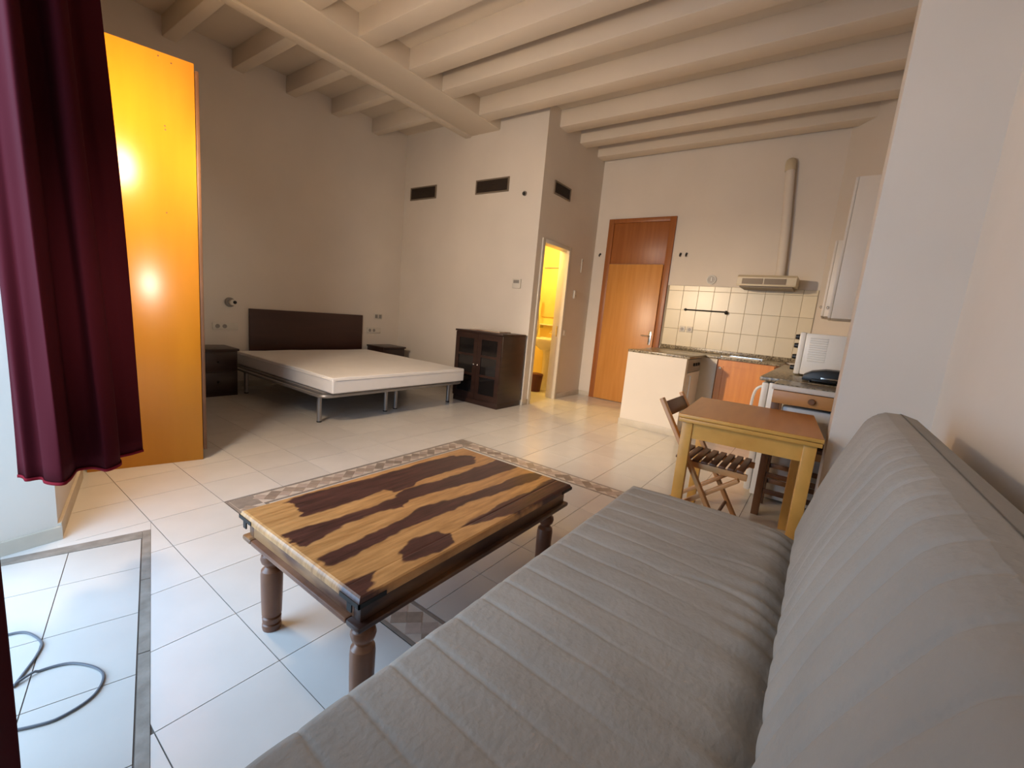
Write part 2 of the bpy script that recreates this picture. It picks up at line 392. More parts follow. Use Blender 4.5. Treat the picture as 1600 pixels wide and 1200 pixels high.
# baseboards
def bb(name, *d): return struct(B('baseboard_'+name, BASEB, None, *d, bevel=0.003))
bb('back', 1.15, X2, Y1-0.012, Y1, 0, 0.075)
bb('vent_side', X2-0.012, X2, Y3-0.012, Y1-0.012, 0, 0.075)
bb('bathroom_front_near', X2, DX0-0.055, Y3-0.012, Y3, 0, 0.075)
bb('bathroom_front', DX1+0.055, X4, Y3-0.012, Y3, 0, 0.075)
bb('kitchen', X4-0.012, X4, 2.99, Y3-0.012, 0, 0.075)
bb('pillar', XP-0.012, XP, YS, YP, 0, 0.075)
b1 = MB(); b1.prism([(F0[0], F0[1]), (F0[0]+AX*0.012, F0[1]+AY*0.012-0.012), (jam[0], jam[1]-0.014), jam], 0, 0.062); struct(b1.build('baseboard_reveal', BASEB, None, smooth=False))
b1 = MB(); b1.prism([F0, fac(0, 0.012), fac(0.80, 0.012), fac(0.80)], 0, 0.075); struct(b1.build('baseboard_window', BASEB, None, smooth=False))

# entrance door
D = sroot('door_1')
fy0, fy1, fz = 1.985, 2.985, 2.735
B('door_jamb', DOORF, D, X4-0.03, X4+0.02, fy1-0.085, fy1, 0, fz, bevel=0.004)
B('door_jamb', DOORF, D, X4-0.03, X4+0.02, fy0, fy0+0.085, 0, fz, bevel=0.004)
B('door_head', DOORF, D, X4-0.03, X4+0.02, fy0+0.085, fy1-0.085, fz-0.06, fz, bevel=0.004)
B('transom_panel', DOORF, D, X4-0.012, X4+0.01, fy0+0.085, fy1-0.085, 2.085, fz-0.06, bevel=0.003)
lf = B('door_leaf', DOORW, D, X4-0.045, X4-0.005, fy0+0.09, fy1-0.09, 0.008, 2.078, bevel=0.004)
B('handle_plate', CHROME, lf, X4-0.052, X4-0.044, 2.105, 2.145, 0.93, 1.13, bevel=0.003)
MB().tube([(X4-0.05, 2.125, 1.06), (X4-0.095, 2.125, 1.06), (X4-0.1, 2.14, 1.06), (X4-0.1, 2.24, 1.06)], 0.009).build('handle_lever', CHROME, lf)
# bathroom sliding door
D = sroot('door_2')
B('door_jamb', PLASTIC, D, DX0-0.05, DX0+0.012, Y3-0.014, Y3+T, 0, DZ+0.04, bevel=0.003)
B('door_jamb', PLASTIC, D, DX1-0.012, DX1+0.05, Y3-0.014, Y3+T, 0, DZ+0.04, bevel=0.003)
B('door_head', PLASTIC, D, DX0+0.012, DX1-0.012, Y3-0.014, Y3+T, DZ-0.012, DZ+0.04, bevel=0.003)
lf = B('door_leaf', WHITEM, D, DX0+0.014, DX0+0.05, Y3+0.13, Y3+0.78, 0.006, DZ-0.014, bevel=0.003)
MB().tube([(DX0+0.05, Y3+0.72, 1.0), (DX0+0.09, Y3+0.72, 1.0), (DX0+0.095, Y3+0.70, 1.0), (DX0+0.095, Y3+0.62, 1.0)], 0.009).build('handle_lever', CHROME, lf)
B('strike_plate', CHROME, D, DX1-0.0145, DX1-0.011, Y3+0.05, Y3+0.075, 0.93, 1.08)

# ------------------------------------------------------------------ backsplash tiles on the kitchen wall
KW = bpy.data.objects['wall_kitchen']
B('tile_bed', GROUT2, KW, X4-0.006, X4+0.01, 0.2, 1.98, 0.94, 1.80)
tcache = None
for r in range(3):
    z0 = 0.945+0.262*r
    for c in range(9):
        y0 = 0.208+0.2*c-0.055
        ya, yb = max(y0, 0.205)+0.002, min(y0+0.2, 1.978)-0.002
        B('wall_tile', WTILE, KW, X4-0.011, X4-0.004, ya, yb, z0+0.002, z0+0.26, bevel=0.0015, seg=1)
for c in range(9):
    y0 = 0.208+0.2*c-0.055
    B('border_tile', WTILE, KW, X4-0.011, X4-0.004, max(y0, 0.205)+0.002, min(y0+0.2, 1.978)-0.002, 1.733, 1.798, bevel=0.0015, seg=1)

# ------------------------------------------------------------------ wardrobe, lamp, curtains
wp = (1.125, 3.39)
WR = thing('wardrobe', 'tall orange beech veneer wardrobe standing behind the wine-red curtain', 'wardrobe', (wp[0]-AX*0.585, wp[1]-AY*0.585, 0), -SK)
WL, WH = 1.95, 2.52
B('side_panel', WARD, WR, 0, 0.585, 0, 0.022, 0.0, WH, bevel=0.0015)
B('side_panel', WARD, WR, 0, 0.585, WL-0.022, WL, 0.0, WH, bevel=0.0015)
B('top_panel', WARD, WR, 0, 0.585, 0.022, WL-0.022, WH-0.03, WH-0.004)
B('bottom_panel', WARD, WR, 0.01, 0.575, 0.022, WL-0.022, 0.06, 0.085)
B('back_panel', WARDE, WR, 0.0, 0.012, 0.022, WL-0.022, 0.085, WH-0.03)
for k in range(3):
    y0 = 0.004+k*(WL-0.008)/3
    d = B('wardrobe_door', WARDE, WR, 0.588, 0.608, y0, y0+(WL-0.008)/3-0.004, 0.07, WH-0.035, bevel=0.002)
    B('door_handle', WARDE, d, 0.608, 0.622, y0+0.3, y0+0.312, 1.0, 1.15, bevel=0.003)
for (px, pz) in ((0.415, 2.495), (0.475, 2.478), (0.435, 2.12), (0.437, 2.10), (0.43, 1.62)):
    MB().lathe([(0.0045, 0), (0.0045, 0.002)], (px, -0.0015, pz), 8, 'y').build('screw_hole', WARDE, WR)

lx, ly = fac(0.24, 0.0)
LR = thing('wall_sconce', 'warm glowing wall lamp hidden behind the wine-red curtain beside the wardrobe', 'lamp', (lx, ly, 2.05), -SK)
MB().lathe([(0.05, 0), (0.05, 0.015), (0.03, 0.022)], (0, 0, 0), 20, 'x').build('back_plate', CHROME, LR)
MB().tube([(0.015, 0, 0), (0.08, 0, -0.01), (0.11, 0, 0.02)], 0.008).build('arm', CHROME, LR)
MB().sphere((0.12, 0, 0.055), 0.035).build('bulb', BULB, LR)
lpx, lpy = fac(0.24, 0.17)
WARM = (1.0, 0.66, 0.28)
light('sconce_light', 'POINT', (lpx, lpy, 2.07), 58, (1.0, 0.72, 0.42), shadow_soft_size=0.13)
light('sconce_extra_wide_spot', 'SPOT', (lpx+0.02, lpy, 2.07), 158, (1.0, 0.78, 0.56), shadow_soft_size=0.06, spot_size=1.7, spot_blend=1.0, aim=(4.5, 3.0, 1.35))  # extra wide spot added at the sconce to light bed area and walls
light('sconce_extra_spot', 'SPOT', (lpx+0.03, lpy, 2.07), 410, (1.0, 0.80, 0.58), shadow_soft_size=0.06, spot_size=0.95, spot_blend=1.0, aim=(4.97, 1.55, 0.45))  # extra narrow spot added at the sconce to brighten the peninsula front
t = thing('added_glare_spotlight', 'small spotlight added behind the viewer to make the glare on the wardrobe', 'lamp', (0.085, YS, 1.06))  # unseen fixture, added to account for the white glare on the wardrobe panel
MB().lathe([(0.04, 0.0005), (0.04, 0.012)], (0, 0, 0), 18, 'y').build('base', CHROME, t)
MB().lathe([(0.02, 0.012), (0.03, 0.05), (0.032, 0.055)], (0, 0, 0), 18, 'y').build('head', CHROME, t)
light('added_glare_light', 'AREA', (0.10, -0.35, 1.06), 0.9, (1.0, 0.92, 0.78), shape='RECTANGLE', size=0.42, size_y=0.04, spread=0.45, aim=(0.917, 3.448, 1.176))  # added light, wide and flat to shape the glare on the panel

def catmull(P, n):
    out = []
    Q = [P[0]]+list(P)+[P[-1]]
    for i in range(1, len(Q)-2):
        for k in range(n):
            t = k/n; a, b, c, d = Q[i-1], Q[i], Q[i+1], Q[i+2]
            out.append(tuple(0.5*((2*b[j])+(-a[j]+c[j])*t+(2*a[j]-5*b[j]+4*c[j]-d[j])*t*t+(-a[j]+3*b[j]-3*c[j]+d[j])*t**3) for j in range(len(b))))
    out.append(tuple(P[-1])); return out
def curtain(label, bot, top, z0, z1, hemdz, n=10):
    bp_, tp_ = catmull(bot, n), catmull(top, n)
    N = len(bp_)-1; R = 46
    root = thing('curtain', label, 'curtain', (bp_[N//2][0], bp_[N//2][1], z0))
    ox, oy, oz = root.location
    def P(i, r):
        t = r/R; e = t**1.25
        x = bp_[i][0]*(1-e)+tp_[i][0]*e; y = bp_[i][1]*(1-e)+tp_[i][1]*e
        zz = (z0+hemdz(i/N))*(1-t)+z1*t
        wob = 0.006*math.sin(7*t+i*0.35)*(1-t)
        return (x-ox+wob, y-oy+wob*0.6, zz-oz)
    def strip(r0, r1, sub=1):
        m = MB(); V = [[m.bm.verts.new(P(i, r0+(r1-r0)*r/sub)) for r in range(sub+1)] for i in range(N+1)]
        for i in range(N):
            for r in range(sub): m.bm.faces.new((V[i][r], V[i+1][r], V[i+1][r+1], V[i][r+1]))
        return m
    for nm, mm, a_, b_, s_ in (('curtain_cloth', CURT, 0.19, R, 45), ('hem', CURTH, 0, 0.2, 1)):
        o = strip(a_, b_, s_).build(nm, mm, root); o.data.set_sharp_from_angle(angle=3.0)
        sol = o.modifiers.new('thick', 'SOLIDIFY'); sol.thickness = 0.004
    return root
bot1 = [(0.182, 2.31), (0.198, 2.26), (0.225, 2.25), (0.243, 2.21), (0.265, 2.15), (0.300, 2.19), (0.325, 2.285), (0.375, 2.30), (0.405, 2.235), (0.455, 2.27), (0.470, 2.37), (0.520, 2.385), (0.572, 2.41)]
top1 = [(0.165, 2.30), (0.178, 2.25), (0.196, 2.23), (0.205, 2.19), (0.215, 2.14), (0.240, 2.18), (0.255, 2.27), (0.285, 2.28), (0.310, 2.22), (0.345, 2.26), (0.360, 2.35), (0.410, 2.365), (0.463, 2.39)]
curtain('wine-red curtain bunched at the window wall in front of the wardrobe', bot1, top1, 0.425, 2.95,
        lambda t: 0.02*(1-t)+(0.0 if t < 0.62 else 0.012*(t-0.62)/0.38))
bot2 = [(-0.34, 0.62), (-0.30, 0.70), (-0.24, 0.66), (-0.20, 0.76), (-0.14, 0.72), (-0.10, 0.84), (-0.05, 0.80), (-0.02, 0.92), (0.02, 0.90), (0.043, 0.95)]
top2 = [(-0.32, 0.66), (-0.28, 0.72), (-0.24, 0.70), (-0.19, 0.78), (-0.14, 0.76), (-0.10, 0.84), (-0.05, 0.82), (-0.02, 0.92), (0.01, 0.90), (0.028, 0.94)]
curtain('dark red curtain edge hanging close beside the coiled floor cable', bot2, top2, 0.28, 2.95, lambda t: 0.0)
RD = thing('curtain_rod', 'round curtain rod above the balcony door', 'curtain rod', (*fac(-1.0, 0.2), 2.98))
ox, oy, oz = RD.location
ra, rb = fac(-2.3, 0.2), fac(0.2, 0.2)
MB().tube([(ra[0]-ox, ra[1]-oy, 0), (rb[0]-ox, rb[1]-oy, 0)], 0.012).build('rod', DARKW, RD)
for s_ in (-2.2, 0.15):
    a_, b_ = fac(s_, 0.0), fac(s_, 0.2)
    MB().tube([(a_[0]-ox, a_[1]-oy, 0), (b_[0]-ox, b_[1]-oy, 0)], 0.008).build('bracket', DARKW, RD)

# cable on the floor
cab = catmull([(-0.02, 1.97), (0.06, 2.02), (0.108, 2.02), (0.145, 1.99), (0.166, 1.905), (0.149, 1.845), (0.115, 1.78), (0.09, 1.735), (0.10, 1.742), (0.142, 1.758), (0.205, 1.733), (0.250, 1.66), (0.257, 1.597), (0.222, 1.537), (0.161, 1.516), (0.114, 1.527), (0.04, 1.58), (-0.02, 1.68)], 8)
tag(MB().tube([(p[0], p[1], 0.0045+(0.004 if 60 < i < 72 else 0)) for i, p in enumerate(cab)], 0.0038, 6).build('floor_cable', CABLEM), 'grey cable coiled loosely on the floor tiles by the balcony door', 'cable')

# ------------------------------------------------------------------ coffee table
CT = thing('coffee_table', 'rustic two-tone sheesham coffee table with turned legs', 'coffee table', (0, 0, 0))
DARKP = [
[(0.74,1.502),(0.79,1.507),(0.946,1.503),(1.14,1.486),(1.365,1.491),(1.583,1.474),(1.671,1.404),(1.643,1.342),(1.574,1.318),(1.43,1.326),(1.262,1.333),(1.188,1.304),(1.114,1.31),(1.057,1.347),(0.895,1.336),(0.788,1.341),(0.745,1.348),(0.749,1.412),(0.761,1.459)],
[(0.629,1.289),(0.69,1.287),(0.785,1.268),(0.919,1.265),(1.057,1.266),(1.134,1.307),(1.181,1.295),(1.281,1.284),(1.431,1.272),(1.596,1.281),(1.771,1.281),(1.803,1.15),(1.695,1.141),(1.527,1.156),(1.332,1.178),(1.203,1.203),(1.087,1.212),(1.032,1.185),(0.992,1.198),(0.916,1.21),(0.813,1.21),(0.726,1.195),(0.646,1.165),(0.632,1.214)],
[(0.635,1.087),(0.712,1.1),(0.804,1.1),(0.926,1.102),(1.085,1.137),(1.198,1.111),(1.345,1.091),(1.504,1.075),(1.66,1.077),(1.742,1.044),(1.731,0.999),(1.621,0.989),(1.428,1.017),(1.247,1.04),(1.072,1.041),(0.938,1.049),(0.826,1.041),(0.721,1.024),(0.665,1.025),(0.631,1.045)],
[(1.07,0.932),(1.145,0.938),(1.343,0.951),(1.531,0.94),(1.739,0.956),(1.802,0.92),(1.785,0.847),(1.5,0.842),(1.286,0.862),(1.143,0.895)],
[(0.807,0.938),(0.849,0.964),(0.916,0.981),(0.996,0.963),(1.017,0.922),(0.98,0.871),(0.903,0.867),(0.834,0.887),(0.8,0.905)],
[(0.60,0.945),(0.621,0.935),(0.707,0.923),(0.685,0.882),(0.653,0.870),(0.70,0.845),(0.60,0.84)]]
def sdist(p, poly):
    ins = False; best = 9
    n = len(poly)
    for i in range(n):
        ax, ay = poly[i]; bx, by = poly[(i+1) % n]
        if (ay > p[1]) != (by > p[1]) and p[0] < (bx-ax)*(p[1]-ay)/(by-ay)+ax: ins = not ins
        dx, dy = bx-ax, by-ay; t = max(0, min(1, ((p[0]-ax)*dx+(p[1]-ay)*dy)/(dx*dx+dy*dy)))
        best = min(best, math.hypot(p[0]-ax-t*dx, p[1]-ay-t*dy))
    return best if ins else -best
from mathutils import noise as NZ
def wood_col(x, y):
    wx_ = x+0.020*NZ.noise(Vector((x*8, y*24, 0)))+0.014*NZ.noise(Vector((x*24, y*70, 5))); wy_ = y+0.009*NZ.noise(Vector((x*10+7, y*24, 3)))+0.006*NZ.noise(Vector((x*30, y*60, 8)))
    s_ = max(sdist((wx_, wy_), P_) for P_ in DARKP)
    return max(0.0, min(1.0, 0.5+s_/0.007))
WM = bpy.data.materials.new('sheesham_top'); WM.use_nodes = True
nt = WM.node_tree; bs = nt.nodes['Principled BSDF']
at = nt.nodes.new('ShaderNodeAttribute'); at.attribute_name = 'grain'
tc = nt.nodes.new('ShaderNodeTexCoord'); mp = nt.nodes.new('ShaderNodeMapping'); mp.inputs['Scale'].default_value = (3, 26, 3)
n1 = nt.nodes.new('ShaderNodeTexNoise'); n1.inputs['Scale'].default_value = 2.4; n1.inputs['Detail'].default_value = 6
nt.links.new(tc.outputs['Object'], mp.inputs[0]); nt.links.new(mp.outputs[0], n1.inputs['Vector'])
def ramp(c0, c1):
    r_ = nt.nodes.new('ShaderNodeValToRGB'); r_.color_ramp.elements[0].color = (*c0, 1); r_.color_ramp.elements[1].color = (*c1, 1)
    r_.color_ramp.elements[0].position = 0.3; r_.color_ramp.elements[1].position = 0.72
    nt.links.new(n1.outputs['Fac'], r_.inputs[0]); return r_
rl, rd = ramp((0.34, 0.15, 0.042), (0.66, 0.34, 0.12)), ramp((0.026, 0.008, 0.007), (0.115, 0.038, 0.028))
n1.inputs['Roughness'].default_value = 0.65
mx = nt.nodes.new('ShaderNodeMix'); mx.data_type = 'RGBA'
nt.links.new(at.outputs['Fac'], mx.inputs[0]); nt.links.new(rl.outputs[0], mx.inputs[6]); nt.links.new(rd.outputs[0], mx.inputs[7])
nt.links.new(mx.outputs[2], bs.inputs['Base Color']); bs.inputs['Roughness'].default_value = 0.3
bp = nt.nodes.new('ShaderNodeBump'); bp.inputs['Strength'].default_value = 0.12; bp.inputs['Distance'].default_value = 0.005
nt.links.new(n1.outputs['Fac'], bp.inputs['Height']); nt.links.new(bp.outputs[0], bs.inputs['Normal'])
TX0, TX1, TY0, TY1, TZ = 0.612, 1.738, 0.848, 1.532, 0.45
m = MB(); NX, NY = 260, 160
prof = [(0.0, 0.425), (0.0, 0.436), (0.006, 0.447), (0.012, 0.45)]
m.grid(lambda u, v: (TX0+0.012+(TX1-TX0-0.024)*u, TY0+0.012+(TY1-TY0-0.024)*v, TZ-0.0016*(1 if abs(v-0.093) < 0.004 else 0)), NX, NY)
rings = []
for ins, z in prof:
    c = [(TX0+ins, TY0+ins), (TX1-ins, TY0+ins), (TX1-ins, TY1-ins), (TX0+ins, TY1-ins)]
    pts = []
    for k in range(4):
        p_, q_ = c[k], c[(k+1) % 4]
        nn = 60 if k % 2 == 0 else 36
        pts += [m.bm.verts.new((p_[0]+(q_[0]-p_[0])*i/nn, p_[1]+(q_[1]-p_[1])*i/nn, z)) for i in range(nn)]
    rings.append(pts)
for a_, b_ in zip(rings, rings[1:]):
    for i in range(len(a_)): m.bm.faces.new((a_[i], a_[(i+1) % len(a_)], b_[(i+1) % len(a_)], b_[i]))
m.bm.faces.new(rings[0][::-1])
top = m.build('table_top', WM, CT)
ca = top.data.color_attributes.new('grain', 'FLOAT_COLOR', 'POINT')
for i, v in enumerate(top.data.vertices):
    g_ = wood_col(v.co.x, v.co.y); ca.data[i].color = (g_, g_, g_, 1)
def ring_boxes(name, mm_long, mm_short, ins, th, z0, z1, bev):
    x0, x1, y0, y1 = TX0+ins, TX1-ins, TY0+ins, TY1-ins
    B(name, mm_long, CT, x0, x1, y0, y0+th, z0, z1, bevel=bev); B(name, mm_long, CT, x0, x1, y1-th, y1, z0, z1, bevel=bev)
    B(name, mm_short, CT, x0, x0+th, y0+th, y1-th, z0, z1, bevel=bev); B(name, mm_short, CT, x1-th, x1, y0+th, y1-th, z0, z1, bevel=bev)
ring_boxes('apron', APRD, APRW, 0.022, 0.03, 0.362, 0.4245, 0.002)
ring_boxes('lower_moulding', APRD, LEGW, 0.004, 0.06, 0.343, 0.362, 0.007)
lp = [(0.030,0.0),(0.032,0.012),(0.031,0.022),(0.027,0.026),(0.031,0.031),(0.0315,0.048),(0.027,0.053),(0.0325,0.060),(0.035,0.14),(0.036,0.215),(0.034,0.232),(0.026,0.240),(0.022,0.246),(0.024,0.252),(0.033,0.262),(0.0365,0.276),(0.033,0.290),(0.023,0.298),(0.022,0.304),(0.030,0.312),(0.036,0.320),(0.042,0.330),(0.047,0.343)]
for x in (TX0+0.072, TX1-0.072):
    for y in (TY0+0.075, TY1-0.075):
        MB().lathe(lp, (x, y, 0), 24).build('leg', LEGW, CT)
for (x, sx) in ((TX0, 1), (TX1, -1)):
    for (y, sy) in ((TY0, 1), (TY1, -1)):
        m = MB(); e_ = 0.002
        xa, xb = sorted((x-sx*e_, x+sx*0.002)); ya, yb = sorted((y-sy*e_, y+sy*0.085))
        m.box(xa, xb, ya, yb, 0.424, 0.437)
        ya2, yb2 = sorted((y+sy*0.03, y+sy*0.05)); m.box(xa, xb+0.0, ya2, yb2, 0.40, 0.425)
        xa, xb = sorted((x-sx*e_, x+sx*0.085)); ya, yb = sorted((y-sy*e_, y+sy*0.002))
        m.box(xa, xb, ya, yb, 0.424, 0.437)
        m.build('iron_corner', IRON, CT)

# ------------------------------------------------------------------ sofa
SO = thing('sofa_bed', 'grey fabric click-clack sofa bed with quilted stitch lines', 'sofa')
SX0, SX1 = 0.10, 2.115
def stitch(x, y):
    g_ = 0.0; xs = x-0.08*(y-0.68)
    k = (xs-0.472)/0.106
    d_ = abs(k-round(k))*0.106
    return -0.0042*math.exp(-(d_/0.0045)**2) - 0.0016*math.exp(-(d_/0.016)**2)
def wrk(x, y, amp):
    return amp*(NZ.noise(Vector((x*7, y*2.2, 1)))+0.6*NZ.noise(Vector((x*16+y*5, y*6, 4))))
def slab(fn_top, thick_prof, nu, nv): pass
ST = 0.15      # pad thickness
def seat_pt(u, v, zs):
    x = SX0+(SX1-SX0)*u; return x
def pad(name, U, V, surf, N, th, r=0.035, nu=430, nv=48, parent=None):
    """closed pad: a displaced front face, rounded rim and flat back. surf(u,v)->offset along N in metres"""
    O_, Ud, Vd = U[0], U[1], V
    Lu, Lv = Ud.length, Vd.length; un, vn = Ud.normalized(), Vd.normalized()
    m = MB()
    def rim(a, L):   # returns inset height drop near an edge
        d_ = min(a, L-a)
        return 0.0 if d_ >= r else (r-math.sqrt(max(0, r*r-(r-d_)**2)))
    def P(u, v):
        a_, b_ = u*Lu, v*Lv
        drop = max(rim(a_, Lu), rim(b_, Lv))
        return O_+un*a_+vn*b_+N*(surf(a_, b_)*(1-min(1, drop/r))-drop)
    def ease(t, L):  # finer spacing at the edges
        e = 0.045/L
        return t
    us = sorted(set([i/nu for i in range(nu+1)]+[r*k/6/Lu for k in range(7)]+[1-r*k/6/Lu for k in range(7)]))
    vs_ = sorted(set([i/nv for i in range(nv+1)]+[r*k/6/Lv for k in range(7)]+[1-r*k/6/Lv for k in range(7)]))
    Vv = [[m.bm.verts.new(P(u, v)) for v in vs_] for u in us]
    for i in range(len(us)-1):
        for j in range(len(vs_)-1): m.bm.faces.new((Vv[i][j], Vv[i+1][j], Vv[i+1][j+1], Vv[i][j+1]))
    edge = [Vv[i][0] for i in range(len(us))]+[Vv[-1][j] for j in range(1, len(vs_))]+[Vv[i][-1] for i in range(len(us)-2, -1, -1)]+[Vv[0][j] for j in range(len(vs_)-2, 0, -1)]
    prev = edge
    for k, (ins, dp) in enumerate(((0.0, th*0.5), (0.0, th-0.03), (0.012, th-0.008), (0.03, th))):
        cur = []
        for v0 in edge:
            d_ = v0.co-O_; a_, b_ = d_.dot(un), d_.dot(vn)
            a_ = min(max(a_, ins), Lu-ins); b_ = min(max(b_, ins), Lv-ins)
            bul = 0.0
            a2 = a_+(bul if a_ > Lu-1e-4 else (-bul if a_ < 1e-4 else 0)); b2 = b_+(bul if b_ > Lv-1e-4 else (-bul if b_ < 1e-4 else 0))
            cur.append(m.bm.verts.new(O_+un*a2+vn*b2-N*dp))
        for i in range(len(edge)): m.bm.faces.new((prev[i], prev[(i+1) % len(edge)], cur[(i+1) % len(edge)], cur[i]))
        prev = cur
    m.bm.faces.new(prev)
    o = m.build(name, SOFA, parent); o.data.set_sharp_from_angle(angle=2.0)
    return o
def seat_surf(a_, b_):
    x, y = SX0+a_, 0.0+b_
    crease = -0.03*math.exp(-(b_/0.05)**2)
    puck = 0.006*math.exp(-(b_/0.12)**2)*math.sin(x*60+3*math.sin(x*9))
    soft = max(0.12, 1.0-0.9*min(1, max(0, (0.60-b_)/0.42)))
    fold = -0.008*math.exp(-((x-1.40-0.05*math.sin(b_*9))/0.012)**2)*math.exp(-((b_-0.22)/0.13)**2) - 0.006*math.exp(-((x-1.62-0.04*math.sin(b_*11))/0.010)**2)*math.exp(-((b_-0.2)/0.1)**2)
    return stitch(x, y)*soft*1.2+wrk(x, y, 0.005)+crease+puck+fold+0.010*math.sin(math.pi*min(1, b_/0.72))
pad('seat_cushion', (Vector((SX0, -0.03, 0.40)), Vector((SX1-SX0, 0, 0))), Vector((0, 0.725, 0)), seat_surf, Vector((0, 0, 1)), 0.17, parent=SO)
lean = 0.28
vd = Vector((0, -lean, 1)).normalized(); bn = Vector((0, 1, lean)).normalized()
def back_surf(a_, b_):
    x = SX0+a_
    k = (x-0.814+0.25*(b_-0.165))/0.106; d_ = abs(k-round(k))*0.106
    fade = 1-min(1, max(0, (x-1.25)/0.5))
    st = (-0.006*math.exp(-(d_/0.006)**2)-0.0035*math.exp(-(d_/0.022)**2))*fade
    return st+wrk(x, b_, 0.004)+0.018*math.sin(math.pi*min(1, b_/0.64))
pad('back_cushion', (Vector((SX0, 0.0, 0.375)), Vector((SX1-SX0-0.02, 0, 0))), vd*0.64, back_surf, bn, 0.16, r=0.085, parent=SO)
fr = MB(); fr.tube([(SX0+0.08, 0.62, 0.215), (SX1-0.08, 0.62, 0.215)], 0.015).tube([(SX0+0.08, 0.02, 0.215), (SX1-0.08, 0.02, 0.215)], 0.015)
fr.build('frame', STEEL, SO)
for x in (SX0+0.15, SX1-0.15):
    for y in (0.02, 0.6): MB().tube([(x, y, 0.215), (x, y, 0.0)], 0.016).build('leg', STEEL, SO)

# ------------------------------------------------------------------ bed
BD = thing('bed_frame', 'low grey steel bed base with rounded corner rail on round legs', 'bed')
bx0, bx1, by0, by1, bz = 2.165, 4.06, 3.66, 5.66, 0.285
rr = 0.10; loop = []
for cx, cy, a0 in ((bx1-rr, by1-rr, 0), (bx0+rr, by1-rr, 90), (bx0+rr, by0+rr, 180), (bx1-rr, by0+rr, 270)):
    for k in range(7):
        t = math.radians(a0+15*k); loop.append((cx+rr*math.cos(t), cy+rr*math.sin(t), bz))
MB().tube(loop, 0.017, 8, closed=True).build('rail', STEEL, BD)
xm = (bx0+bx1)/2
B('slat_base', STEEL, BD, bx0+0.03, xm-0.02, by0+0.05, by1-0.05, bz-0.005, bz+0.03, bevel=0.004)
B('slat_base', STEEL, BD, xm+0.02, bx1-0.03, by0+0.05, by1-0.05, bz-0.005, bz+0.03, bevel=0.004)
for x, y in ((bx0+0.075, 3.84), (3.03, 3.86), (3.20, 3.90), (bx1-0.05, 3.86), (bx0+0.075, 5.40), (3.03, 5.4), (3.20, 5.4), (bx1-0.075, 5.4)):
    l_ = MB().lathe([(0.022, 0.006), (0.024, bz-0.004)], (x, y, 0), 16).build('leg', STEEL, BD)
    MB().lathe([(0.023, 0), (0.024, 0.012)], (x, y, 0), 16).build('foot_cap', BLACK, l_)
m = MB().box(2.225, 4.005, 3.60, 5.62, 0.318, 0.472)
bmesh.ops.subdivide_edges(m.bm, edges=m.bm.edges[:], cuts=10, use_grid_fill=True)
for v in m.bm.verts:
    if v.co.z > 0.45: v.co.z += 0.008*NZ.noise(Vector((v.co.x*3, v.co.y*3, 2)))
mt = m.build('mattress', MATT, None, bevel=0.0)
bv = mt.modifiers.new('bev', 'BEVEL'); bv.width = 0.035; bv.segments = 4; bv.limit_method = 'ANGLE'; bv.angle_limit = 0.9
mroot = thing('mattress', 'bare white double mattress lying on the steel bed base', 'mattress', (0, 0, 0)); mt.parent = mroot; mt.name = 'mattress_body'
MB().tube([(2.222, 3.63, 0.445), (2.222, 5.60, 0.445)], 0.004, 6).build('piping', MATT, mroot)
MB().tube([(2.25, 3.597, 0.445), (3.98, 3.597, 0.445)], 0.004, 6).build('piping', MATT, mroot)
HB = thing('headboard', 'flat dark mahogany headboard fixed to the wall above the mattress', 'headboard', (0, 0, 0))
B('panel', HEADW, HB, 2.435, 4.035, Y1-0.035, Y1-0.005, 0.30, 0.97, bevel=0.003)
B('wall_batten', DARKW, HB, 2.5, 3.97, Y1-0.006, Y1-0.0005, 0.7, 0.78)

def nightstand(label, x0, x1, y0):
    N_ = thing('nightstand', label, 'nightstand', ((x0+x1)/2, y0+0.2, 0), 0, 'dark nightstands beside the bed')
    hw = (x1-x0)/2
    B('top', DARKW, N_, -hw-0.015, hw+0.015, -0.215, 0.2, 0.505, 0.53, bevel=0.003)
    B('carcass', DARKW, N_, -hw, hw, -0.195, 0.2, 0.0, 0.505, bevel=0.002)
    for z0, z1 in ((0.06, 0.27), (0.285, 0.49)):
        d_ = B('drawer', DARKW, N_, -hw+0.02, hw-0.02, -0.212, -0.195, z0, z1, bevel=0.003)
        MB().sphere((0, -0.222, (z0+z1)/2), 0.013).build('knob', IRON, d_)
nightstand('dark wood nightstand between the wardrobe and the bed', 1.73, 2.13, 5.35)
nightstand('dark wood nightstand on the right of the headboard, mostly hidden by the mattress', 4.13, 4.53, 5.36)

# small wall things of the bedroom corner
t = thing('reading_lamp', 'small round wall spot lamp above the left socket plate', 'wall lamp', (2.23, Y1, 1.03))
MB().lathe([(0.055, -0.001), (0.055, -0.018), (0.045, -0.026)], (0, 0, 0), 20, 'y').build('base', GREYP, t)
MB().lathe([(0.032, -0.02), (0.036, -0.07), (0.03, -0.075)], (0.012, 0, 0), 18, 'y').build('head', PLASTIC, t)
MB().sphere((0.028, -0.075, 0.004), 0.02).build('bulb', BLACK, t)
def plate(name, label, x, z, n, wide, group=None):
    t = thing(name, label, 'socket', (x, Y1, z), 0, group)
    B('cover_plate', PLASTIC, t, -wide/2, wide/2, -0.012, -0.0008, -0.042, 0.042, bevel=0.003)
    for k in range(n):
        MB().lathe([(0.024, -0.0118), (0.024, -0.0145), (0.018, -0.0135)], (-wide/2+0.05+k*0.075, 0, 0), 18, 'y').build('socket_insert', GREYP, t)
plate('socket_plate', 'wide double socket plate above the left nightstand', 2.18, 0.745, 2, 0.27)
plate('socket_plate', 'double socket plate just above the right nightstand', 4.26, 0.745, 2, 0.25)
